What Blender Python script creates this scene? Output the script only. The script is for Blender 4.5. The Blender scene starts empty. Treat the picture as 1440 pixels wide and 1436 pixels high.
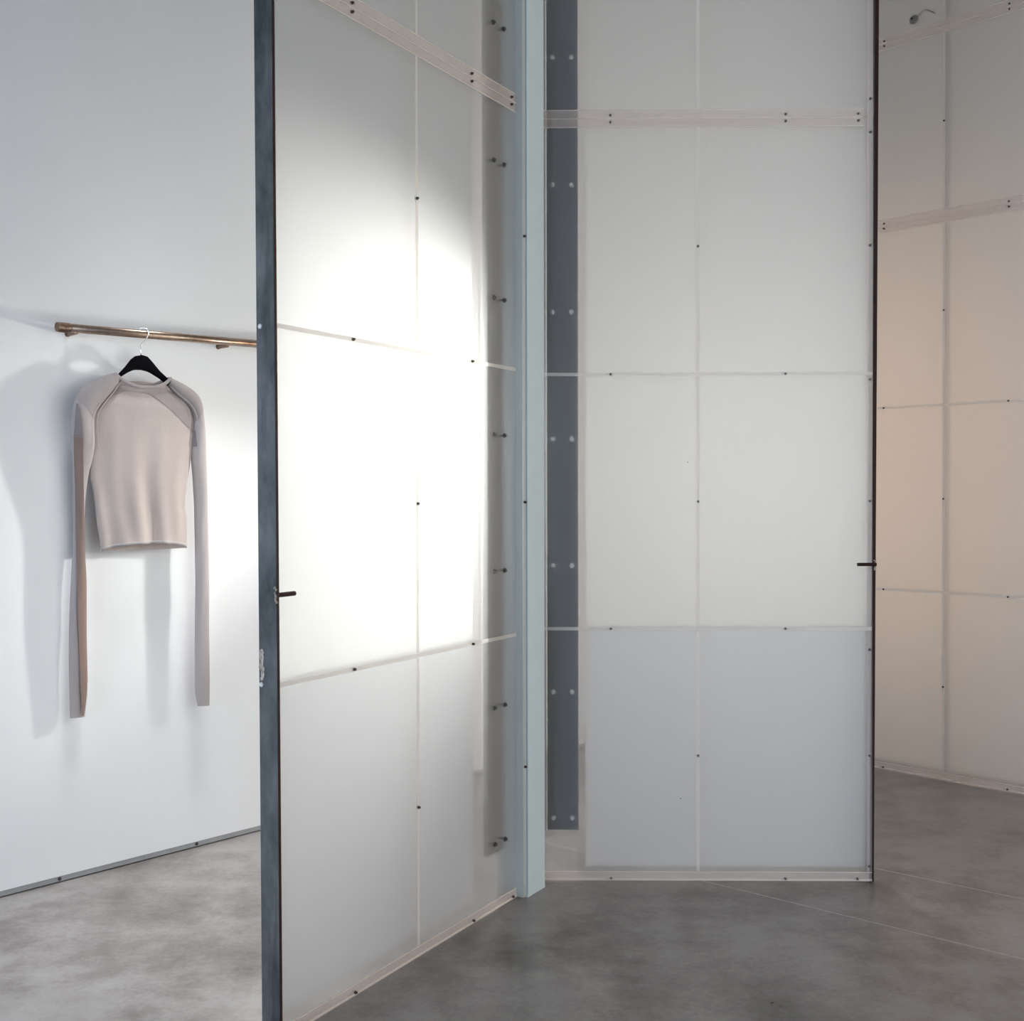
import bpy, bmesh, math, random
from mathutils import Vector, Matrix
random.seed(7)
S = bpy.context.scene
C = S.collection
PI = math.pi

# ------------------------------------------------------------------ materials
def nodes(name):
    m = bpy.data.materials.new(name); m.use_nodes = True
    nt = m.node_tree
    for n in list(nt.nodes): nt.nodes.remove(n)
    out = nt.nodes.new('ShaderNodeOutputMaterial')
    return m, nt, out
def N(nt, typ, **kw):
    n = nt.nodes.new(typ)
    for k, v in kw.items():
        if k in n.inputs: n.inputs[k].default_value = v
        else: setattr(n, k, v)
    return n
def L(nt, a, b): nt.links.new(a, b)
def c4(c): return (c[0], c[1], c[2], 1.0)
def ramp(nt, stops):
    r = nt.nodes.new('ShaderNodeValToRGB'); e = r.color_ramp.elements
    e[0].position, e[0].color = stops[0][0], c4(stops[0][1])
    e[1].position, e[1].color = stops[-1][0], c4(stops[-1][1])
    for p, c in stops[1:-1]:
        x = e.new(p); x.color = c4(c)
    return r
def noise(nt, scale, detail=4, rough=.55, stretch=None, coord='Object'):
    tc = nt.nodes.new('ShaderNodeTexCoord')
    n = N(nt, 'ShaderNodeTexNoise'); n.inputs['Scale'].default_value = scale
    n.inputs['Detail'].default_value = detail; n.inputs['Roughness'].default_value = rough
    if stretch:
        mp = nt.nodes.new('ShaderNodeMapping'); mp.inputs['Scale'].default_value = stretch
        L(nt, tc.outputs[coord], mp.inputs['Vector']); L(nt, mp.outputs['Vector'], n.inputs['Vector'])
    else:
        L(nt, tc.outputs[coord], n.inputs['Vector'])
    return n
def principled(name, col, rough=.5, metal=0, var=0.0, vscale=20, spec=.5, bump=0, bscale=200, stretch=None):
    m, nt, out = nodes(name)
    p = N(nt, 'ShaderNodeBsdfPrincipled')
    p.inputs['Roughness'].default_value = rough; p.inputs['Metallic'].default_value = metal
    p.inputs['Specular IOR Level'].default_value = spec
    n = noise(nt, vscale, 5, .6, stretch)
    a = tuple(max(0, x*(1-var)) for x in col); b = tuple(min(1, x*(1+var)) for x in col)
    r = ramp(nt, [(.3, a), (.7, b)])
    L(nt, n.outputs['Fac'], r.inputs['Fac']); L(nt, r.outputs['Color'], p.inputs['Base Color'])
    if bump:
        bn = noise(nt, bscale, 3)
        bp = N(nt, 'ShaderNodeBump'); bp.inputs['Strength'].default_value = bump; bp.inputs['Distance'].default_value = .002
        L(nt, bn.outputs['Fac'], bp.inputs['Height']); L(nt, bp.outputs['Normal'], p.inputs['Normal'])
    L(nt, p.outputs['BSDF'], out.inputs['Surface'])
    return m
def sheetmat(name, col, clear, blur, trans, gloss=.03, grain=.03, blur_rough=.4):
    """acrylic: clear = share that passes straight, blur = share refracted roughly,
    the rest scatters, of which trans goes on through and 1-trans comes back."""
    m, nt, out = nodes(name)
    n = noise(nt, 900, 2, .6)
    r = ramp(nt, [(.3, tuple(x*(1-grain) for x in col)), (.7, tuple(min(1, x*(1+grain)) for x in col))])
    L(nt, n.outputs['Fac'], r.inputs['Fac'])
    d = N(nt, 'ShaderNodeBsdfDiffuse'); t = N(nt, 'ShaderNodeBsdfTranslucent')
    L(nt, r.outputs['Color'], d.inputs['Color']); L(nt, r.outputs['Color'], t.inputs['Color'])
    m1 = N(nt, 'ShaderNodeMixShader'); m1.inputs[0].default_value = trans
    L(nt, d.outputs[0], m1.inputs[1]); L(nt, t.outputs[0], m1.inputs[2])
    last = m1
    if blur > 0:
        rf = N(nt, 'ShaderNodeBsdfRefraction'); rf.inputs['IOR'].default_value = 1.25
        rf.inputs['Roughness'].default_value = blur_rough; rf.inputs['Color'].default_value = c4((.98, .98, .98))
        m2 = N(nt, 'ShaderNodeMixShader'); m2.inputs[0].default_value = blur/(1-clear)
        L(nt, last.outputs[0], m2.inputs[1]); L(nt, rf.outputs[0], m2.inputs[2]); last = m2
    if clear > 0:
        tr = N(nt, 'ShaderNodeBsdfTransparent'); tr.inputs['Color'].default_value = c4(tuple(min(1, .5+.5*x) for x in col))
        m3 = N(nt, 'ShaderNodeMixShader'); m3.inputs[0].default_value = clear
        L(nt, last.outputs[0], m3.inputs[1]); L(nt, tr.outputs[0], m3.inputs[2]); last = m3
    if gloss > 0:
        g = N(nt, 'ShaderNodeBsdfGlossy'); g.inputs['Roughness'].default_value = .3
        m4 = N(nt, 'ShaderNodeMixShader'); m4.inputs[0].default_value = gloss
        L(nt, last.outputs[0], m4.inputs[1]); L(nt, g.outputs[0], m4.inputs[2]); last = m4
    L(nt, last.outputs[0], out.inputs['Surface'])
    return m
def fabric(name, col, trans=.25, var=.06, scale=(900, 900, 260)):
    m, nt, out = nodes(name)
    n = noise(nt, 1, 3, .6, scale); n2 = noise(nt, 14, 4, .6, (1, 1, .25))
    r = ramp(nt, [(.3, tuple(x*(1-var*1.6) for x in col)), (.7, tuple(x*(1+var*1.6) for x in col))])
    mx = N(nt, 'ShaderNodeMix'); mx.data_type = 'FLOAT'; mx.inputs[0].default_value = .45
    L(nt, n.outputs['Fac'], mx.inputs[2]); L(nt, n2.outputs['Fac'], mx.inputs[3])
    L(nt, mx.outputs[0], r.inputs['Fac'])
    d = N(nt, 'ShaderNodeBsdfDiffuse'); t = N(nt, 'ShaderNodeBsdfTranslucent')
    L(nt, r.outputs['Color'], d.inputs['Color']); L(nt, r.outputs['Color'], t.inputs['Color'])
    bp = N(nt, 'ShaderNodeBump'); bp.inputs['Strength'].default_value = .25; bp.inputs['Distance'].default_value = .001
    L(nt, n.outputs['Fac'], bp.inputs['Height']); L(nt, bp.outputs['Normal'], d.inputs['Normal'])
    m1 = N(nt, 'ShaderNodeMixShader'); m1.inputs[0].default_value = trans
    L(nt, d.outputs[0], m1.inputs[1]); L(nt, t.outputs[0], m1.inputs[2]); L(nt, m1.outputs[0], out.inputs['Surface'])
    return m

def floor_mat():
    m, nt, out = nodes('polished_concrete')
    p = N(nt, 'ShaderNodeBsdfPrincipled'); p.inputs['Specular IOR Level'].default_value = .5
    big = noise(nt, 1.3, 5, .6); mid = noise(nt, 5.0, 8, .66); fine = noise(nt, 60, 4, .6)
    a = N(nt, 'ShaderNodeMix'); a.data_type = 'FLOAT'; a.inputs[0].default_value = .5
    L(nt, big.outputs['Fac'], a.inputs[2]); L(nt, mid.outputs['Fac'], a.inputs[3])
    b = N(nt, 'ShaderNodeMix'); b.data_type = 'FLOAT'; b.inputs[0].default_value = .13
    L(nt, a.outputs[0], b.inputs[2]); L(nt, fine.outputs['Fac'], b.inputs[3])
    r = ramp(nt, [(.38, (.115, .103, .094)), (.46, (.197, .181, .170)), (.53, (.28, .262, .250)), (.63, (.345, .333, .327))])
    L(nt, b.outputs[0], r.inputs['Fac'])
    # pale trowel smears
    sm = noise(nt, 6, 8, .72); smr = ramp(nt, [(.60, (0, 0, 0)), (.74, (1, 1, 1))]); L(nt, sm.outputs['Fac'], smr.inputs['Fac'])
    mxs = N(nt, 'ShaderNodeMix'); mxs.data_type = 'RGBA'
    smf = N(nt, 'ShaderNodeMath', operation='MULTIPLY'); smf.inputs[1].default_value = .35
    L(nt, smr.outputs['Color'], smf.inputs[0]); L(nt, smf.outputs[0], mxs.inputs[0])
    L(nt, r.outputs['Color'], mxs.inputs[6]); mxs.inputs[7].default_value = c4((.30, .295, .30))
    # filled saw-cut joints, a groove line each: n.p = c
    tc = nt.nodes.new('ShaderNodeTexCoord'); last = mxs.outputs[2]
    for (x0, y0, x1, y1) in ((.63, 3.899, 1.369, 3.277), (1.277, 4.0, 1.634, 3.71)):
        dx, dy = x1-x0, y1-y0; l = math.hypot(dx, dy); nx, ny = -dy/l, dx/l; c = nx*x0+ny*y0
        dp = N(nt, 'ShaderNodeVectorMath', operation='DOT_PRODUCT'); dp.inputs[1].default_value = (nx, ny, 0)
        L(nt, tc.outputs['Object'], dp.inputs[0])
        s1 = N(nt, 'ShaderNodeMath', operation='SUBTRACT'); s1.inputs[1].default_value = c; L(nt, dp.outputs['Value'], s1.inputs[0])
        s2 = N(nt, 'ShaderNodeMath', operation='ABSOLUTE'); L(nt, s1.outputs[0], s2.inputs[0])
        s3 = N(nt, 'ShaderNodeMath', operation='LESS_THAN'); s3.inputs[1].default_value = .0034; L(nt, s2.outputs[0], s3.inputs[0])
        wv = noise(nt, 30, 2); s4 = N(nt, 'ShaderNodeMath', operation='MULTIPLY'); L(nt, s3.outputs[0], s4.inputs[0])
        wr = N(nt, 'ShaderNodeMapRange'); wr.inputs[1].default_value = .3; wr.inputs[2].default_value = .6; wr.inputs[3].default_value = .55; wr.inputs[4].default_value = .95
        L(nt, wv.outputs['Fac'], wr.inputs[0]); L(nt, wr.outputs[0], s4.inputs[1])
        mx = N(nt, 'ShaderNodeMix'); mx.data_type = 'RGBA'; L(nt, s4.outputs[0], mx.inputs[0])
        L(nt, last, mx.inputs[6]); mx.inputs[7].default_value = c4((.45, .43, .41)); last = mx.outputs[2]
    L(nt, last, p.inputs['Base Color'])
    rr = N(nt, 'ShaderNodeMapRange'); rr.inputs[1].default_value = .3; rr.inputs[2].default_value = .7; rr.inputs[3].default_value = .24; rr.inputs[4].default_value = .44
    L(nt, b.outputs[0], rr.inputs[0]); L(nt, rr.outputs[0], p.inputs['Roughness'])
    bp = N(nt, 'ShaderNodeBump'); bp.inputs['Strength'].default_value = .06; bp.inputs['Distance'].default_value = .004
    L(nt, mid.outputs['Fac'], bp.inputs['Height']); L(nt, bp.outputs['Normal'], p.inputs['Normal'])
    L(nt, p.outputs['BSDF'], out.inputs['Surface'])
    return m
def steel_mat(name, base, light, dust=0.0):
    m, nt, out = nodes(name)
    p = N(nt, 'ShaderNodeBsdfPrincipled'); p.inputs['Metallic'].default_value = .35; p.inputs['Roughness'].default_value = .5
    n = noise(nt, 9, 6, .65, (1, 1, .45)); r = ramp(nt, [(.36, base), (.66, light)]); L(nt, n.outputs['Fac'], r.inputs['Fac'])
    last = r.outputs['Color']
    # dribbles running down, a stain of their own
    dn = noise(nt, 30, 3, .5, (1, 1, .06)); dr = ramp(nt, [(.56, (0, 0, 0)), (.62, (1, 1, 1))]); L(nt, dn.outputs['Fac'], dr.inputs['Fac'])
    dm = N(nt, 'ShaderNodeMath', operation='MULTIPLY'); dm.inputs[1].default_value = .35; L(nt, dr.outputs['Color'], dm.inputs[0])
    mx = N(nt, 'ShaderNodeMix'); mx.data_type = 'RGBA'; L(nt, dm.outputs[0], mx.inputs[0]); L(nt, last, mx.inputs[6])
    mx.inputs[7].default_value = c4(tuple(x*.6 for x in base)); last = mx.outputs[2]
    if dust:
        d2 = noise(nt, 14, 3, .5); d2r = ramp(nt, [(.66, (0, 0, 0)), (.76, (1, 1, 1))]); L(nt, d2.outputs['Fac'], d2r.inputs['Fac'])
        d3 = N(nt, 'ShaderNodeMath', operation='MULTIPLY'); d3.inputs[1].default_value = dust; L(nt, d2r.outputs['Color'], d3.inputs[0])
        m2 = N(nt, 'ShaderNodeMix'); m2.data_type = 'RGBA'; L(nt, d3.outputs[0], m2.inputs[0]); L(nt, last, m2.inputs[6])
        m2.inputs[7].default_value = c4((.45, .45, .45)); last = m2.outputs[2]
    L(nt, last, p.inputs['Base Color'])
    L(nt, p.outputs['BSDF'], out.inputs['Surface'])
    return m

M = dict(
    wall=principled('white_paint', (.84, .845, .85), .7, var=.01, vscale=3, bump=.05, bscale=300),
    ceil=principled('ceiling_paint', (.26, .245, .23), .8, var=.02, vscale=3),
    floor=floor_mat(),
    base=principled('grey_reveal_metal', (.42, .43, .44), .5, .3, .05),
    clip_dark=principled('dark_reveal_clip', (.05, .05, .05), .8),  # even dark colour of the baseboard clips
    front=sheetmat('frosted_acrylic', (.90, .91, .91), .66, .20, .45, .02),
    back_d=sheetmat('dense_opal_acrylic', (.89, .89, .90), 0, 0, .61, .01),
    back=sheetmat('opal_acrylic', (.90, .895, .885), 0, 0, .78, .01),
    fin=sheetmat('clear_acrylic_bar', (.98, .97, .96), .955, .01, .5, .02),
    edge=sheetmat('frosted_bar_edge', (1.0, .975, .955), .52, 0, .34, .02),
    edge_p=sheetmat('pinkish_joint_edge', (1.0, .94, .92), .74, 0, .30, .02),
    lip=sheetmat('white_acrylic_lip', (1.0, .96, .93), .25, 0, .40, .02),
    fin_g=sheetmat('greyish_acrylic_bar', (.80, .80, .83), .80, .03, .45, .04),
    glass=sheetmat('greenish_clear_acrylic', (.93, .97, .965), .30, .15, .35, .08),
    steel=steel_mat('blackened_steel', (.036, .046, .051), (.155, .163, .166)),
    plate_lit=principled('lit_grey_plate', (.30, .30, .31), .5, .2, .08, 20),  # lighter copy of the plate steel, its lit look put into the colour
    plate=steel_mat('dusty_dark_steel', (.082, .092, .108), (.128, .142, .165), .6),
    rust=principled('maroon_oxidised_steel', (.035, .014, .013), .5, .4, .3, 40),
    weld=principled('bare_weld_metal', (.42, .36, .32), .4, .7, .35, 120, bump=.6, bscale=250),
    screw=principled('dark_steel_screw', (.08, .07, .065), .35, .8, .1),
    bolt=principled('bright_steel_bolt', (.80, .80, .80), .35, .2, .1),
    boltd=principled('grey_steel_bolt', (.20, .195, .19), .35, .8, .1),
    zinc=principled('pale_zinc_screw', (.75, .76, .77), .4, .3, .05),
    post=principled('pale_blue_grey_paint', (.67, .81, .89), .45, 0, .02, 12, bump=.04, bscale=120),
    copper=principled('brushed_bronze_tube', (.42, .31, .24), .30, 1, .18, 60, stretch=(1, 1, .2)),
    copperd=principled('threaded_bronze_end', (.24, .16, .12), .42, 1, .25, 90),
    hanger=principled('black_flocked_hanger', (.004, .0035, .0045), .9, 0, .1, 60, spec=.05),
    hook=principled('chrome_hook', (.75, .76, .78), .2, 1, .02),
    knit=fabric('beige_fine_knit', (.56, .488, .458), var=.09),
    sleeve=fabric('pale_grey_beige_knit', (.49, .45, .445)),
    yoke=fabric('mauve_grey_knit', (.385, .338, .335)),
    cap=fabric('mauve_grey_cap_knit', (.42, .38, .378)),
    seam=fabric('pale_seam_knit', (.55, .50, .475)),
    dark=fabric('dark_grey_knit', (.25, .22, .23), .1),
    brown=fabric('brown_knit_lining', (.27, .20, .175), .1),
    frame=principled('dark_window_frame', (.05, .05, .055), .4, .5, .05),
)

# ------------------------------------------------------------------ helpers
def bm_box(bm, x0, x1, y0, y1, z0, z1, bev=0):
    vs = [bm.verts.new(p) for p in ((x0,y0,z0),(x1,y0,z0),(x1,y1,z0),(x0,y1,z0),(x0,y0,z1),(x1,y0,z1),(x1,y1,z1),(x0,y1,z1))]
    fs = [bm.faces.new([vs[i] for i in f]) for f in ((3,2,1,0),(4,5,6,7),(0,1,5,4),(1,2,6,5),(2,3,7,6),(3,0,4,7))]
    if bev:
        es = list({e for f in fs for e in f.edges})
        bmesh.ops.bevel(bm, geom=es, offset=bev, segments=2, affect='EDGES', profile=.5)
def bm_cyl(bm, p0, p1, r, seg=16, r1=None, cap=True):
    p0, p1 = Vector(p0), Vector(p1); d = (p1-p0).normalized()
    a = d.orthogonal().normalized(); b = d.cross(a); r1 = r if r1 is None else r1
    A = [bm.verts.new(p0+(a*math.cos(t)+b*math.sin(t))*r) for t in [2*PI*i/seg for i in range(seg)]]
    B = [bm.verts.new(p1+(a*math.cos(t)+b*math.sin(t))*r1) for t in [2*PI*i/seg for i in range(seg)]]
    for i in range(seg): bm.faces.new((A[i], A[(i+1) % seg], B[(i+1) % seg], B[i]))
    if cap: bm.faces.new(A[::-1]); bm.faces.new(B)
def bm_tube(bm, pts, r, seg=12):
    pts = [Vector(p) for p in pts]; rings = []
    for i, p in enumerate(pts):
        d = (pts[min(i+1, len(pts)-1)]-pts[max(i-1, 0)]).normalized()
        a = d.cross(Vector((0, 1, 0)));
        if a.length < 1e-4: a = d.cross(Vector((1, 0, 0)))
        a.normalize(); b = d.cross(a).normalized()
        rr = r[i] if isinstance(r, (list, tuple)) else r
        rings.append([bm.verts.new(p+(a*math.cos(2*PI*k/seg)+b*math.sin(2*PI*k/seg))*rr) for k in range(seg)])
    for A, B in zip(rings, rings[1:]):
        for k in range(seg): bm.faces.new((A[k], A[(k+1) % seg], B[(k+1) % seg], B[k]))
    bm.faces.new(rings[0][::-1]); bm.faces.new(rings[-1])
def obj(name, bm, mat, parent=None, smooth=False, loc=None, label=None):
    bmesh.ops.recalc_face_normals(bm, faces=bm.faces)
    me = bpy.data.meshes.new(name); bm.to_mesh(me); bm.free()
    me.materials.append(mat)
    if smooth:
        for p in me.polygons: p.use_smooth = True
    o = bpy.data.objects.new(name, me); C.objects.link(o)
    if parent: o.parent = parent
    if loc: o.location = loc
    if label: o['label'] = label
    return o
def boxo(name, b, mat, parent=None, bev=0, label=None):
    bm = bmesh.new(); bm_box(bm, *b, bev); return obj(name, bm, mat, parent, label=label)
def thing(name, label, cat, loc=(0, 0, 0), rz=0, group=None):
    o = bpy.data.objects.new(name, None); C.objects.link(o); o.location = loc; o.rotation_euler = (0, 0, rz)
    o.empty_display_size = .1
    o['label'] = label; o['category'] = cat
    if group: o['group'] = group
    return o
def struct(o, label=None):
    o['kind'] = 'structure'
    if label: o['label'] = label
    return o
def dup(o, parent, loc, rot=None):
    c = o.copy(); C.objects.link(c); c.parent = parent; c.location = loc
    if rot: c.rotation_euler = rot
    return c

# ------------------------------------------------------------------ room shell
WA = Vector((-1.650, 3.736, 0)); ANG = math.radians(47.59)
D = Vector((math.cos(ANG), math.sin(ANG), 0)); NN = Vector((math.sin(ANG), -math.cos(ANG), 0))
HC = 4.32                                                     # ceiling height
def room(name, b, mat, label=None, parent=None):
    """box in wall axes: x along the white wall, y away from it into the room."""
    bm = bmesh.new(); bm_box(bm, *b)
    mt = Matrix(((D.x, NN.x, 0, WA.x), (D.y, NN.y, 0, WA.y), (0, 0, 1, 0), (0, 0, 0, 1)))
    bm.transform(mt)
    return struct(obj(name, bm, mat, parent), label)
S0, S1, T1 = -6.0, 6.2, 7.2
room('floor', (S0-.2, S1+.2, -.2, T1+.2, -.15, 0), M['floor'], 'polished grey concrete floor with two pale saw-cut joints')
room('ceiling', (S0-.2, S1+.2, -.2, T1+.2, HC, HC+.15), M['ceil'], 'plain warm grey ceiling, out of view')
room('wall_left', (S0-.2, S1+.2, -.16, 0, .022, HC), M['wall'], 'white painted wall behind the hanging sweater')
bl = room('baseboard_left', (S0-.2, S1+.2, -.14, -.003, .004, .022), M['base'], 'thin grey metal reveal along the foot of the white wall')
for sx in (.200, .725, 1.25):
    bm = bmesh.new(); bm_cyl(bm, (0, 0, 0), (NN.x*.004, NN.y*.004, 0), .006, 14)
    q = obj('clip', bm, M['clip_dark'], bl); q.location = WA+D*sx+NN*(-.004)+Vector((0, 0, .013))
room('wall_back', (S1, S1+.2, 0, T1, 0, HC), M['wall'], 'far wall behind the partition')
room('wall_right', (S0-.2, 2.1, T1, T1+.2, 0, HC), M['wall'], 'right-hand wall, near part, out of view')
room('wall_right', (5.7, S1+.2, T1, T1+.2, 0, HC), M['wall'], 'right-hand wall, far part, out of view')
room('wall_right', (2.1, 5.7, T1, T1+.2, 2.5, HC), M['wall'], 'right-hand wall above its window')
room('wall_right', (2.1, 5.7, T1, T1+.2, 0, .3), M['wall'], 'right-hand wall below its window')
w2 = bpy.data.objects.new('window_2', None); C.objects.link(w2); struct(w2, 'side window in the right-hand wall, out of view'); w2.location = WA + D*3.9 + NN*T1
w2.rotation_euler = (0, 0, ANG)
for x in (-1.77, -.6, .6, 1.77): boxo('mullion', (x-.025, x+.025, -.14, -.06, .3, 2.5), M['frame'], w2)
for z in (.33, 2.47): boxo('transom', (-1.8, 1.8, -.14, -.06, z-.03, z+.03), M['frame'], w2)
# front wall behind the viewer, with a wide window opening
room('wall_front', (S0-.2, S0, 0, .3, 0, HC), M['wall'], 'street wall behind the viewer')
room('wall_front', (S0-.2, S0, 3.9, T1, 0, HC), M['wall'], 'street wall pier, right of the window')
room('wall_front', (S0-.2, S0, .3, 3.9, 2.7, HC), M['wall'], 'street wall above the window')
room('wall_front', (S0-.2, S0, .3, 3.9, 0, .25), M['wall'], 'street wall below the window')
w = bpy.data.objects.new('window_1', None); C.objects.link(w); struct(w, 'wide street window behind the viewer'); w.location = WA + D*S0 + NN*2.1
w.rotation_euler = (0, 0, ANG)
hw = 1.8
for i, y in enumerate((-hw+.03, -hw/3, hw/3, hw-.03)):
    boxo('mullion', (-.12, -.04, y-.025, y+.025, .25, 2.7), M['frame'], w)
for z in (.28, 2.67): boxo('transom', (-.12, -.04, -hw, hw, z-.03, z+.03), M['frame'], w)

# ------------------------------------------------------------------ partition panels
R = .848; W = .583; TH = .054; NROW = 5; TOP = R*NROW-.012
S_U = .2902; E_U = .5294
bms = bmesh.new(); bm_cyl(bms, (0, .004, 0), (0, -.004, 0), .0042, 14); bm_cyl(bms, (0, -.004, 0), (0, -.0075, 0), .0038, 14, .0026); bm_cyl(bms, (0, -.0073, 0), (0, -.0082, 0), .0016, 8)
bmz = bmesh.new(); bm_cyl(bmz, (0, .004, 0), (0, -.0015, 0), .0062, 18); bm_cyl(bmz, (0, -.0015, 0), (0, -.003, 0), .0062, 18, .0045)
bmb = bmesh.new(); bm_cyl(bmb, (0, .018, 0), (0, -.009, 0), .0036, 12); bm_cyl(bmb, (0, -.0005, 0), (0, -.006, 0), .0064, 6); bm_cyl(bmb, (0, 0, 0), (0, -.001, 0), .0085, 18)
def mesh_of(bm, name, mat):
    bmesh.ops.recalc_face_normals(bm, faces=bm.faces); me = bpy.data.meshes.new(name); bm.to_mesh(me); bm.free(); me.materials.append(mat); return me
ME_SCREW = mesh_of(bms, 'screw', M['screw']); ME_ZINC = mesh_of(bmz, 'zinc_screw', M['zinc']); ME_BOLT = mesh_of(bmb, 'bolt', M['bolt']); ME_BOLTD = ME_BOLT.copy(); ME_BOLTD.materials[0] = M['boltd']; ME_SCREWG = ME_SCREW.copy(); ME_SCREWG.materials[0] = M['boltd']
def inst(name, me, parent, loc, rot=None):
    o = bpy.data.objects.new(name, me); C.objects.link(o); o.parent = parent; o.location = loc
    if rot: o.rotation_euler = rot
    return o

def barpart(name, b, parent, em='edge', fm='fin'):
    o = boxo(name, b, M[fm], parent, .001)
    x0, x1, y0, y1, z0, z1 = b
    boxo('pale_edge_line', (x0+.0004, x1-.0004, -.0016, -.0002, z0+.0004, z1-.0004), M[em], o, label='pale frosted front edge')
    return o
def panel(label, loc, ang, hinge, plate_y, bar_t, lean, handle=True, plate_bolts='through', edge=True, pm='plate', fm='fin', sm=None):
    sm = sm or ME_SCREW
    """hinge = +1: steel plate at the +x end, steel bar at the -x end; -1 mirrored."""
    t = thing('acrylic_panel', label, 'panel', loc, ang, 'tall frosted acrylic panels'); t['kind'] = 'thing'
    h = hinge
    def X(a, b): return (min(a*h, b*h), max(a*h, b*h))
    SP = 3*R                                                   # sheets are butted here
    e_f = .556                                                 # hinge end of the front sheet
    # sheets
    for (z0, z1) in ((.006, SP-.001), (SP+.001, TOP)):
        boxo('front_sheet', (*X(-W+.004, e_f), 0, .005, z0, z1), M['front'], t)
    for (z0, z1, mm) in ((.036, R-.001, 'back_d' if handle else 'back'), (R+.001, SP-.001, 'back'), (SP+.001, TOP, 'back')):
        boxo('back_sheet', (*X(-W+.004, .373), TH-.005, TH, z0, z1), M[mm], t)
    # bottom and row bars with their screws
    br = barpart('bottom_bar', (*X(-W+.005, e_f), .0055, TH-.0055, .005, .036), t, 'edge_p')
    for (za, zb) in ((.0055, .0125), (.0330, .0360)): boxo('frosted_lip', (*X(-W+.005, e_f), -.0024, -.0002, za, zb), M['lip'], br, label='pale lip of the bottom bar')
    for u in (-S_U, S_U, E_U if h > 0 else -E_U, -E_U if h > 0 else E_U): inst('screw', sm, br, (u, -.001, .0134))
    for k in (1, 2):
        b = barpart('row_bar', (*X(-W+.005, e_f), .0055, TH-.0055, k*R-.006, k*R+.006), t)
        for u in (-S_U, S_U): inst('screw', sm, b, (u, -.001, k*R))
    for k in (3, 4):
        for sgn in (-1, 1):
            z = k*R+sgn*.0145
            b = barpart('joint_bar', (*X(-E_U-.018, e_f), .0055, TH-.0055, z-.0143, z+.0143), t, 'edge_p')
            if sgn > 0: boxo('pale_edge_line', (*X(-E_U-.018, e_f), -.0026, -.0015, k*R-.0012, k*R+.0012), M['lip'], b, label='painted glint along the line where the sheets meet')  # added white strip painting in the bright glint along the joint
            zl = k*R+sgn*.0285
            boxo('frosted_lip', (*X(-E_U-.018, e_f), -.0024, -.0002, zl-.0014, zl+.0014), M['lip'], b, label='pale outer lip of the joint bar')
            zz = k*R+sgn*.0115
            for u in (-S_U, S_U, E_U, -E_U): inst('screw', sm, b, (u, -.001, zz))
    # centre fins, one per row
    for k in range(NROW):
        z0 = k*R + (.037 if k == 0 else .03 if k in (3, 4) else .007); z1 = (k+1)*R - (.03 if k in (2, 3) else .007)
        if k == 4: z1 = TOP
        f = barpart('centre_fin', (-.006, .006, .0055, TH-.0055, z0, z1), t, 'edge', fm)
        inst('screw', sm, f, (0, -.001, (k+.5)*R))
    # edge strip beside the steel bar
    if edge:
        es = barpart('edge_strip', (*X(-W+.0045, -.560), .0055, TH-.0055, .037, TOP), t, 'edge_p')
        for z in (.055, .5*R, R-.07, 1.5*R, 2*R-.02, 2.5*R, 3*R-.05, 3*R+.06, 3.5*R, 4.5*R): inst('screw', sm, es, (-.569*h, -.001, z))
    # inner fin where the back sheet ends
    boxo('inner_fin', (*X(.369, .376), .012, TH-.0055, .037, TOP), M['fin'], t, .001)
    # hinge channel of clear acrylic between panel and post
    ch = boxo('hinge_channel', (*X(.557, .577), -.026 if h > 0 else 0, TH, .004, TOP), M['glass'], t, .002)
    for k in range(1, 2*NROW):
        z = k*R/2
        for zz in ((z,) if k % 2 else ()):
            inst('screw', ME_SCREW, ch, (.5655*h, -.0265 if h > 0 else -.0005, zz))
    boxo('light_block_strip', (*X(.506, .556), TH-.010, TH-.007, .004, TOP), M['zinc'], t)  # added strips that keep lamp light off the hinge channel
    boxo('light_block_strip', (*X(.556, .579), TH+.0005, TH+.0035, .004, TOP), M['zinc'], t)
    # hinge plate with bolt pairs
    pl = boxo('hinge_plate', (*X(.398, .502), plate_y, plate_y+.008, .17, TOP-.05), M[pm], t, .001)
    for k in range(NROW*2):
        z = .21 + k*R/2
        for u in (.4195, .4825):
            if z < TOP-.06: inst('bolt', ME_BOLTD if plate_bolts == 'through' else ME_BOLT, pl, (u*h, -.001 if plate_bolts == 'through' else plate_y-.0003, z))
    # steel edge bar, a hair out of plumb
    bm = bmesh.new(); bm_box(bm, *X(-W-bar_t+.0045, -W+.004), -.0005, TH+.0005, .003, TOP, .0008)
    for v in bm.verts: v.co.y += lean[1]*(v.co.z-1.35); v.co.x += lean[0]*(v.co.z-1.35)
    bar = obj('steel_edge_bar', bm, M['steel'], t)
    xb = (-W-bar_t+.0045)*h
    # bar corner shows oxidised mill edge
    bm = bmesh.new(); bm_box(bm, *X(-W-bar_t+.006, -W+.0055), -.0012, -.0003, .003, TOP)
    for v in bm.verts: v.co.y += lean[1]*(v.co.z-1.35); v.co.x += lean[0]*(v.co.z-1.35)
    obj('bar_edge', bm, M['rust'], bar, label='maroon oxidised edge of the steel bar')
    for k in (1, 2, 3, 4):
        inst('screw', ME_ZINC, bar, (xb, .0440, k*R), (0, 0, -PI/2 if h > 0 else PI/2))
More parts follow.
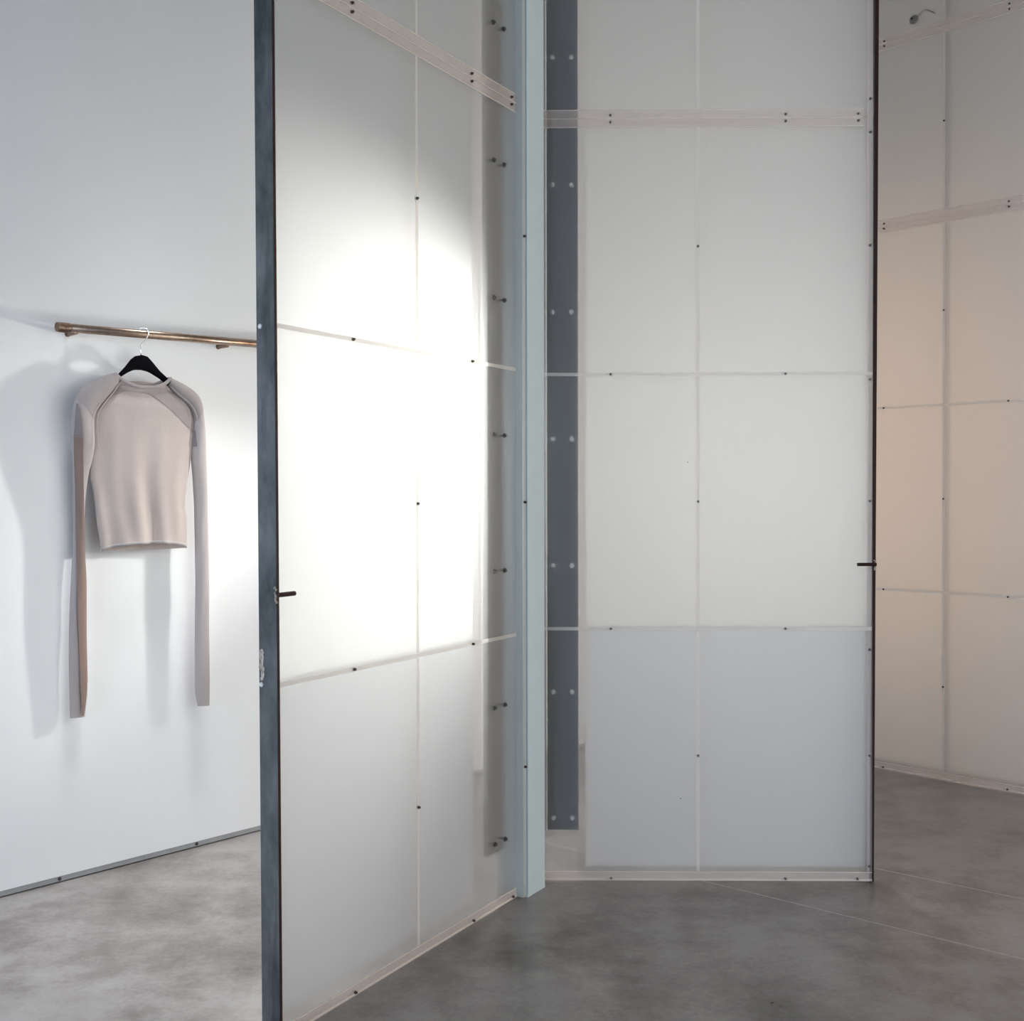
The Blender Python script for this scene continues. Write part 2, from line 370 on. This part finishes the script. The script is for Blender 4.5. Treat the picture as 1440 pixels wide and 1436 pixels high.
    if handle:
        bm = bmesh.new(); y = -.0065; z = 1.062
        bm_cyl(bm, ((-W-bar_t+.006)*h, y, z), ((-W+.056)*h, y, z), .0056, 16)
        hd = obj('handle_rod', bm, M['rust'], bar, label='short dark rod handle')
        bm = bmesh.new()
        for i in range(9):
            bm2 = bmesh.ops.create_icosphere(bm, subdivisions=2, radius=.0045)
            off = Vector(((-W-bar_t/2+.003)*h+random.uniform(-.003, .003), random.uniform(-.003, .003), z+(-.017+.0042*i)))
            for v in bm2['verts']: v.co = Vector((v.co.x*.8, v.co.y*.7, v.co.z))*random.uniform(.7, 1.15)+off
        obj('weld', bm, M['weld'], bar, True, label='bare grey weld bead around the handle')
    return t, bar, xb

tl, barl, xbl = panel('tall frosted acrylic door panel glowing white, left of the blue-grey post',
      (-.2643, 3.2452, 0), 1.0508, +1, .020, .0085, (0, .0052), edge=False, pm='plate_lit')
# a scraped patch of bare metal above the lower screw of this bar
bm = bmesh.new()
for i in range(12):
    r = bmesh.ops.create_icosphere(bm, subdivisions=2, radius=1)
    k = i/11; c = Vector((xbl-.0002, .0445+random.uniform(-.0035, .0035)*(1.4-k), .862+.062*k)); s = random.uniform(.5, 1)
    for v in r['verts']: v.co = Vector((v.co.x*.0006, v.co.y*.0075*s, v.co.z*.0095*s))+c
obj('weld', bm, M['weld'], barl, True, label='scraped bare-metal patch above the lower screw')
tr, _, _ = panel('grey-white frosted acrylic door panel facing forward, right of the blue-grey post',
      (.6193, 3.8794, 0), -.0153, -1, .0145, .0125, (.0045, 0), plate_bolts='inside', sm=ME_SCREWG)
for (u, z) in ((-.034, 1.403), (-.058, .280)):
    bm = bmesh.new(); bm_cyl(bm, (u, .001, z), (u, -.0012, z), .0019, 10); obj('pin', bm, M['screw'], tr, label='tiny dark pin in the frosted sheet')
tt, _, _ = panel('beige frosted acrylic panel farther back, at the right edge behind the dark steel bar',
      (1.9423, 5.2432, 0), -.7965, -1, .010, .0125, (0, 0), handle=False, plate_bolts='inside', fm='fin_g')
# dark clips behind the upper joint of the far panel
for (u, z) in ((-.155, 3.47), (.19, 3.515)):
    bm = bmesh.new(); bm_cyl(bm, (u, .020, z), (u, .026, z), .021, 24, .012); bm_tube(bm, [(u+.01+.012*i, .03, z+.012+.02*math.sin(i*.5)) for i in range(8)], .003)
    cl = obj('upper_clip', bm, M['plate'], tt, label='dark round clip behind the frosted sheet')
    inst('screw', ME_SCREW, cl, (u, -.001, z))

# ------------------------------------------------------------------ post
pt = thing('square_post', 'slim square pale blue-grey painted post standing between the two door panels', 'post', (.05, 3.736, 0), math.radians(59.6))
# local x runs back along the panel, local y to the left
boxo('shaft', (0, .112, 0, .105, 0.0, HC), M['post'], pt, .0015)
boxo('foot_plate', (-.004, .114, -.0002, .107, 0, .003), M['post'], pt, .0005)

# ------------------------------------------------------------------ clothes rail
def wl(x, y, z): return (x, y, z)
rail = thing('clothes_rail', 'bronze tube clothes rail fixed to the white wall', 'rail', tuple(WA + D*.5 + NN*0 + Vector((0, 0, 1.855))), ANG)
# local: x along wall, y towards wall; origin on the wall face at s=.5
RY = -.065
bm = bmesh.new(); bm_cyl(bm, (-.331+.012, RY, -.007), (.62, RY, .014), .0145, 28); obj('tube', bm, M['copper'], rail, True)
bm = bmesh.new()
bm_cyl(bm, (-.331, RY, -.0073), (-.287, RY, -.0063), .0158, 28)
for i in range(6): bm_cyl(bm, (-.322+i*.005, RY, -.0071), (-.320+i*.005, RY, -.0071), .0166, 28)
obj('end_collar', bm, M['copperd'], rail, label='darker threaded end collar')
for sx, z in ((-.262, -.012), (.325, -.001)):
    bm = bmesh.new(); bm_cyl(bm, (sx, RY+.004, z-.006), (sx, -.003, z-.006), .0075, 14); bm_cyl(bm, (sx, -.004, z-.006), (sx, 0, z-.006), .0095, 22)
    obj('bracket', bm, M['copperd'], rail, label='short bronze wall bracket')

# ------------------------------------------------------------------ hanger
def loc_on_wall(s, z): return tuple(WA + D*s + Vector((0, 0, z)))
hg = thing('clothes_hanger', 'black flocked hanger with a chrome hook on the bronze rail', 'hanger', loc_on_wall(.474, 1.70), ANG)
HX, HZ = .474, 1.70
top = [(.262, 1.640), (.285, 1.658), (.32, 1.678), (.35, 1.690), (.379, 1.703), (.410, 1.735), (.434, 1.764), (.451, 1.777), (.474, 1.782), (.495, 1.778), (.515, 1.760), (.543, 1.731), (.574, 1.708), (.60, 1.695), (.63, 1.681), (.662, 1.660), (.685, 1.643)]
bot = [(.262, 1.628), (.285, 1.636), (.32, 1.652), (.355, 1.672), (.394, 1.700), (.420, 1.717), (.437, 1.7255), (.452, 1.729), (.474, 1.730), (.493, 1.727), (.508, 1.722), (.539, 1.707), (.562, 1.692), (.59, 1.674), (.63, 1.653), (.662, 1.636), (.685, 1.628)]
bm = bmesh.new(); rows = []
for (a, b) in zip(top, bot):
    col = []
    for y, k in ((-.004, .10), (-.006, .35), (-.006, .65), (-.004, .9), (.004, .9), (.006, .65), (.006, .35), (.004, .1)):
        x = a[0]+(b[0]-a[0])*k; z = a[1]+(b[1]-a[1])*(k if .1 < k < .9 else (0 if k < .5 else 1))
        col.append(bm.verts.new((x-HX, RY+y, z-HZ)))
    rows.append(col)
for A, B in zip(rows, rows[1:]):
    for k in range(8): bm.faces.new((A[k], A[(k+1) % 8], B[(k+1) % 8], B[k]))
bm.faces.new(rows[0]); bm.faces.new(rows[-1][::-1])
obj('hanger_body', bm, M['hanger'], hg, True)
hk = [(.472, 1.775), (.4705, 1.800), (.471, 1.812), (.475, 1.822), (.483, 1.832), (.489, 1.843), (.4925, 1.855), (.491, 1.866), (.486, 1.8735), (.479, 1.8765), (.472, 1.8745), (.466, 1.869)]
bm = bmesh.new()
n = len(hk)
# the hook wraps over the rail, turned a little across it
pts = []
for i, (x, z) in enumerate(hk):
    k = max(0, (i-3)/(n-4)); pts.append((x-HX, RY-.018*math.sin(min(1, k*1.6)*PI*.5)+.036*max(0, k-.55)/.45, z-HZ))
bm_tube(bm, pts, .0021, 10)
obj('hook', bm, M['hook'], hg, True)

# ------------------------------------------------------------------ sweater
SX, SZ = .48, .53
sw = thing('sweater', 'beige fine-knit raglan sweater with very long sleeves, on the black hanger against the white wall', 'sweater', loc_on_wall(SX, SZ), ANG)
YC = -.062
LO = [(.371,1.713),(.316,1.694),(.277,1.674),(.249,1.651),(.233,1.626),(.226,1.599),(.220,1.546),(.219,1.493),(.222,1.417),(.224,1.328),(.224,1.269),(.223,1.181),(.220,1.11),(.215,1.04),(.209,.95),(.205,.842),(.203,.754),(.204,.665),(.206,.553)]
LI = [(.388,1.685),(.361,1.647),(.334,1.617),(.299,1.574),(.296,1.526),(.300,1.478),(.298,1.44),(.282,1.382),(.272,1.34),(.262,1.269),(.260,1.18),(.262,1.099),(.264,1.03),(.264,.95),(.264,.837),(.266,.699),(.269,.633),(.258,.551)]
RO = [(.579,1.713),(.621,1.700),(.664,1.681),(.700,1.658),(.712,1.633),(.719,1.582),(.727,1.517),(.729,1.427),(.734,1.298),(.738,1.08),(.740,.989),(.739,.794),(.742,.612),(.740,.529)]
RI = [(.575,1.685),(.606,1.652),(.635,1.635),(.671,1.605),(.681,1.567),(.676,1.516),(.670,1.439),(.677,1.362),(.683,1.266),(.685,1.082),(.686,.992),(.682,.799),(.681,.58),(.692,.533)]
BL = [(.398,1.700),(.387,1.670),(.334,1.617),(.299,1.574),(.294,1.526),(.294,1.478),(.286,1.418),(.283,1.358),(.296,1.299),(.303,1.239),(.308,1.191),(.316,1.148),(.320,1.106)]
BR = [(.562,1.700),(.578,1.670),(.635,1.635),(.671,1.605),(.681,1.567),(.674,1.503),(.670,1.439),(.662,1.394),(.651,1.330),(.646,1.285),(.645,1.247),(.650,1.224),(.651,1.170),(.650,1.106)]
def resample(P, n):
    d = [0]
    for a, b in zip(P, P[1:]): d.append(d[-1]+math.dist(a, b))
    out = []
    for i in range(n):
        t = d[-1]*i/(n-1); j = 0
        while j < len(P)-2 and d[j+1] < t: j += 1
        k = (t-d[j])/(d[j+1]-d[j]); out.append((P[j][0]+(P[j+1][0]-P[j][0])*k, P[j][1]+(P[j+1][1]-P[j][1])*k))
    for _ in range(2):
        out = [out[0]]+[((a[0]+2*b[0]+c[0])/4, (a[1]+2*b[1]+c[1])/4) for a, b, c in zip(out, out[1:], out[2:])]+[out[-1]]
    return out
def at_z(P, z):
    if z >= P[0][1]: return P[0][0]
    for a, b in zip(P, P[1:]):
        if a[1] >= z >= b[1]:
            k = (a[1]-z)/max(1e-9, a[1]-b[1]); return a[0]+(b[0]-a[0])*k
    return P[-1][0]
def hangback(z, on):          # the left sleeve hangs closer to the wall lower down
    return .028*min(1, max(0, (1.50-z)/.30)) if on else 0
def loft(name, O, I, thick, mat, nrow=70, seg=24, label=None, rows=None, yc=YC, fold=0, left=False):
    A, B = resample(O, nrow), resample(I, nrow); bm = bmesh.new(); rings = []
    r0, r1 = rows or (0, nrow)
    for i in range(r0, r1):
        t = i/(nrow-1); T = thick(t); ring = []
        for k in range(seg):
            th = 2*PI*k/seg; s = (1-math.cos(th))/2
            x = B[i][0]+(A[i][0]-B[i][0])*s; z = B[i][1]+(A[i][1]-B[i][1])*s
            w = fold*math.sin(t*30+s*4)*math.sin(th)
            hb = hangback(z, left); ring.append(bm.verts.new((x-SX+hb*.57, yc+hb-(T+w)*math.sin(th), z-SZ)))
        rings.append(ring)
    for a, b in zip(rings, rings[1:]):
        for k in range(seg): bm.faces.new((a[k], a[(k+1) % seg], b[(k+1) % seg], b[k]))
    return obj(name, bm, mat, sw, True, label=label), A, B
thk = lambda t: .019*(1-t)**.7+.0075 if t > .06 else .021+.0045*(t/.06)
CUT = 10
for (O, I) in ((LO, LI), (RO, RI)):
    loft('sleeve', O, I, thk, M['sleeve'], rows=(CUT, 70), fold=.0012, left=O is LO)
    loft('sleeve_cap', O, I, lambda t: thk(t)+.0006, M['cap'], rows=(0, CUT+1), label='mauve-grey raglan shoulder cap')
# body: rows by height, rounded front and back, gathered folds towards the hem
def body_T(z): return .024*min(1, max(.25, (1.70-z)/.12+.25))
def body_y(x, z, side=-1):
    xl, xr = at_z(BL, z), at_z(BR, z); s = min(1, max(0, (x-xl)/(xr-xl)))
    T = body_T(z)*max(0, 1-(2*s-1)**2)**.5
    ramp_ = min(1, max(0, (1.55-z)/.3))
    f = .0072*ramp_*(math.sin(s*15+.8*math.sin(z*9))+.6*math.sin(s*27+2+z*3))*max(0, 1-abs(2*s-1)**4)
    return YC+side*T+(f if side < 0 else f*.3)
bm = bmesh.new(); NZ, NX = 70, 40; front, backr = [], []
for i in range(NZ):
    t = i/(NZ-1); rf, rb = [], []
    for j in range(NX+1):
        s = j/NX; q = 1-(2*s-1)**2; z = 1.685+(1.107-1.685)*t
        xl, xr = at_z(BL, z), at_z(BR, z); x = xl+(xr-xl)*(1-math.cos(PI*s))/2
        s2 = (x-xl)/(xr-xl); q2 = max(0, 1-(2*s2-1)**2)
        zf = z - .010*q2*(1-t)**6 + .022*(q2**.55)*t**14
        zb = z + .006*q2*(1-t)**6 - .003*q2*t**14
        rf.append(bm.verts.new((x-SX, body_y(x, z, -1), zf-SZ)))
        rb.append(bm.verts.new((x-SX, body_y(x, z, 1), zb-SZ)))
    front.append(rf); backr.append(rb)
for G, flip in ((front, 0), (backr, 1)):
    for a, b in zip(G, G[1:]):
        for j in range(NX): bm.faces.new((a[j], a[j+1], b[j+1], b[j]))
bmesh.ops.remove_doubles(bm, verts=bm.verts, dist=.0004)
obj('sweater_body', bm, M['knit'], sw, True)
# hem band along the front
bm = bmesh.new(); A_, B_ = [], []
for j in range(NX+1):
    s = j/NX; x = .321+(.650-.321)*s; q = max(0, 1-(2*s-1)**2)
    zt = 1.107+.022*q**.55
    A_.append(bm.verts.new((x-SX, body_y(x, 1.112, -1)-.0012, zt+.009-SZ))); B_.append(bm.verts.new((x-SX, body_y(x, 1.108, -1)-.0012, zt-.0015-SZ)))
for j in range(NX): bm.faces.new((A_[j], A_[j+1], B_[j+1], B_[j]))
o = obj('hem_band', bm, M['sleeve'], sw, True); md = o.modifiers.new('thickness', 'SOLIDIFY'); md.thickness = .0018
# yoke: double layer over the chest, darker
YK = [(.294,1.560),(.315,1.590),(.334,1.611),(.367,1.637),(.407,1.651),(.453,1.651),(.501,1.646),(.529,1.629),(.570,1.600),(.613,1.567),(.641,1.543),(.672,1.520)]
def yk(x):
    for a, b in zip(YK, YK[1:]):
        if a[0] <= x <= b[0]: return a[1]+(b[1]-a[1])*(x-a[0])/(b[0]-a[0])
    return YK[0][1] if x < YK[0][0] else YK[-1][1]
def topz(x):                       # raglan line / neckline at x
    if x < .387: return 1.574+(x-.299)*(1.670-1.574)/(.387-.299)
    if x > .578: return 1.670-(x-.578)*(1.670-1.605)/(.671-.578)
    return 1.678-.010*(1-((x-.4825)/.0955)**2)
bm = bmesh.new(); G = []
for j in range(61):
    x = .300+(.672-.300)*j/60; zt = min(topz(x), 1.676); zb = min(yk(x), zt-.001); col = []
    for i in range(9):
        z = zt+(zb-zt)*i/8; col.append(bm.verts.new((x-SX, body_y(x, z, -1)-.0016, z-SZ)))
    G.append(col)
for a, b in zip(G, G[1:]):
    for i in range(8): bm.faces.new((a[i], b[i], b[i+1], a[i+1]))
obj('yoke', bm, M['yoke'], sw, True, label='mauve-grey doubled yoke below the collar')
# pale raglan seams
for P in ([(.388,1.682),(.361,1.645),(.334,1.617),(.312,1.590),(.299,1.570),(.296,1.526),(.299,1.478),(.300,1.45)], [(.578,1.680),(.606,1.654),(.635,1.635),(.660,1.614),(.674,1.590),(.681,1.567)]):
    pp = resample(P, 24); bm = bmesh.new()
    bm_tube(bm, [(x-SX, min(body_y(x, z, -1), YC-.014)-.010*min(1, i/10)-.0006, z-SZ) for i, (x, z) in enumerate(pp)], .0013, 8)
    obj('raglan_seam', bm, M['seam'], sw, True)
# collar band, front and back
def band(name, P, y, hgt, mat, label=None):
    pp = resample(P, 36); bm = bmesh.new(); rows = []
    for i, (x, z) in enumerate(pp):
        a = pp[max(0, i-1)]; b = pp[min(35, i+1)]; d = Vector((b[0]-a[0], 0, b[1]-a[1])).normalized(); nrm = Vector((d.z, 0, -d.x))
        t = i/35; yy = y(t); r = []
        for k in range(10):
            th = 2*PI*k/10; r.append(bm.verts.new(Vector((x-SX, yy+.003*math.sin(th), z-SZ))+nrm*(hgt*.5+hgt*.5*math.cos(th))))
        rows.append(r)
    for a, b in zip(rows, rows[1:]):
        for k in range(10): bm.faces.new((a[k], a[(k+1) % 10], b[(k+1) % 10], b[k]))
    bm.faces.new(rows[0]); bm.faces.new(rows[-1][::-1])
    return obj(name, bm, mat, sw, True, label=label)
band('collar', [(.371,1.714),(.394,1.695),(.420,1.6825),(.460,1.6755),(.515,1.678),(.550,1.692),(.579,1.714)], lambda t: YC-.016-.008*math.sin(PI*t), .013, M['cap'], 'narrow mauve-grey crew collar')
band('back_collar', [(.376,1.712),(.400,1.6965),(.430,1.686),(.470,1.6815),(.515,1.685),(.548,1.697),(.576,1.713)], lambda t: YC+.012+.006*math.sin(PI*t), .013, M['cap'], 'back of the collar seen inside the neck')
# contrast strips on the sleeves
def strip(name, P, O, I, mat, label):
    """P rows of (xl, xr, z) lying on the front of a sleeve"""
    bm = bmesh.new(); rows = []
    nz = 40
    z0, z1 = P[0][2], P[-1][2]
    for i in range(nz+1):
        z = z0+(z1-z0)*i/nz
        for a, b in zip(P, P[1:]):
            if a[2] >= z >= b[2]-1e-9:
                k = (a[2]-z)/(a[2]-b[2]); xl = a[0]+(b[0]-a[0])*k; xr = a[1]+(b[1]-a[1])*k; break
        xo, xi = at_z(O, z), at_z(I, z); lo, hi = min(xo, xi), max(xo, xi); r = []
        tt_ = min(1, (1.713-z)/1.2)
        for j in range(7):
            x = max(lo+.0005, min(hi-.0005, xl+(xr-xl)*j/6)); s = (x-lo)/(hi-lo)
            hb = hangback(z, O is LO); r.append(bm.verts.new((x-SX+hb*.57, YC+hb-(thk(tt_)+.0015)*max(.0, 1-(2*s-1)**2)**.5-.0035, z-SZ)))
        rows.append(r)
    for a, b in zip(rows, rows[1:]):
        for j in range(6): bm.faces.new((a[j], a[j+1], b[j+1], b[j]))
    return obj(name, bm, mat, sw, True, label=label)
strip('sleeve_stripe', [(.229, .233, 1.600), (.224, .240, 1.55), (.221, .245, 1.4905)], LO, LI, M['dark'], 'dark grey stripe on the upper left sleeve')
strip('sleeve_lining', [(.221, .245, 1.490), (.224, .246, 1.33), (.224, .248, 1.20), (.223, .252, 1.10), (.224, .262, 1.0), (.225, .264, .90), (.229, .264, .80), (.234, .265, .68), (.238, .256, .60), (.241, .249, .557)], LO, LI, M['brown'], 'brown lining showing along the open left sleeve')
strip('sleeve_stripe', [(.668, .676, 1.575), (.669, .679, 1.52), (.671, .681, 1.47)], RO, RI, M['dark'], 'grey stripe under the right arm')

# ------------------------------------------------------------------ light
Wd = bpy.data.worlds.new('world'); S.world = Wd; Wd.use_nodes = True
bg = Wd.node_tree.nodes['Background']; bg.inputs['Color'].default_value = (.75, .86, 1, 1); bg.inputs['Strength'].default_value = .2
def area(name, loc, target, size, size_y, power, col, spread=180):
    l = bpy.data.lights.new(name, 'AREA'); l.shape = 'RECTANGLE'; l.size = size; l.size_y = size_y; l.energy = power; l.color = col; l.spread = math.radians(spread)
    o = bpy.data.objects.new(name, l); C.objects.link(o); o.location = loc
    o.rotation_euler = (Vector(target)-Vector(loc)).to_track_quat('-Z', 'Y').to_euler(); return o
def spot(name, loc, target, power, col, ang, blend, r=.05):
    l = bpy.data.lights.new(name, 'SPOT'); l.energy = power; l.color = col; l.spot_size = math.radians(ang); l.spot_blend = blend; l.shadow_soft_size = r
    o = bpy.data.objects.new(name, l); C.objects.link(o); o.location = loc
    o.rotation_euler = (Vector(target)-Vector(loc)).to_track_quat('-Z', 'Y').to_euler(); return o
wc = WA + D*(S0+.05) + NN*2.1
def point(name, loc, power, col, r):
    l = bpy.data.lights.new(name, 'POINT'); l.energy = power; l.color = col; l.shadow_soft_size = r
    o = bpy.data.objects.new(name, l); C.objects.link(o); o.location = loc; return o
w2c = WA + D*3.9 + NN*(T1-.05)
area('street_daylight', (wc.x, wc.y, 1.45), (wc.x+D.x, wc.y+D.y, 1.35), 3.4, 2.2, 205, (.66, .80, 1))
area('side_daylight', (w2c.x, w2c.y, 1.4), (w2c.x-NN.x, w2c.y-NN.y, 1.3), 3.5, 2.0, 145, (1, .90, .77))
spot('wall_lamp', (.90, 5.08, 1.38), (.05, 4.30, 1.33), 41, (1, 1, .98), 164, .35, .14)
spot('sleeve_shadow_spot', (.41, 4.90, 1.46), (-1.22, 3.78, 1.16), 150, (1, 1, .98), 48, 1, .04)  # extra unseen spot added to throw the sleeve shadows onto the wall
spot('door_lamp', (-.72, 4.62, 1.80), (-.31, 3.16, 1.34), 420, (1, 1, .95), 74, 1.0, .06)
spot('warm_lamp', (2.9, 7.3, 1.55), (1.75, 5.45, 1.45), 122, (1, .63, .41), 85, 1, .15)
spot('floor_fill_lamp', (-.75, 3.55, 4.25), (-.95, 3.65, 0), 560, (.95, .975, 1), 36, .8, .45)  # unseen fill added to brighten the left floor and lower panel row

# ------------------------------------------------------------------ camera
cam = bpy.data.cameras.new('camera'); co = bpy.data.objects.new('camera', cam); C.objects.link(co); S.camera = co
cam.sensor_fit = 'HORIZONTAL'; cam.sensor_width = 36; F = 1638.264; cam.lens = F/1440*36; cam.clip_start = .05
cam.shift_y = -(718-711.1957)/1440
pi_, ro = -.0105, .0019
fw = Vector((0, math.cos(pi_), math.sin(pi_))); up0 = Vector((0, -math.sin(pi_), math.cos(pi_))); rt0 = Vector((1, 0, 0))
rt = rt0*math.cos(ro)-up0*math.sin(ro); up = rt0*math.sin(ro)+up0*math.cos(ro)
co.matrix_world = Matrix(((rt.x, up.x, -fw.x, 0), (rt.y, up.y, -fw.y, 0), (rt.z, up.z, -fw.z, 1.3), (0, 0, 0, 1)))

S.cycles.transparent_max_bounces = 24; S.cycles.max_bounces = 14; S.cycles.diffuse_bounces = 6; S.cycles.transmission_bounces = 10
S.view_settings.view_transform = 'Standard'; S.view_settings.look = 'None'; S.view_settings.gamma = 1; S.view_settings.exposure = 0
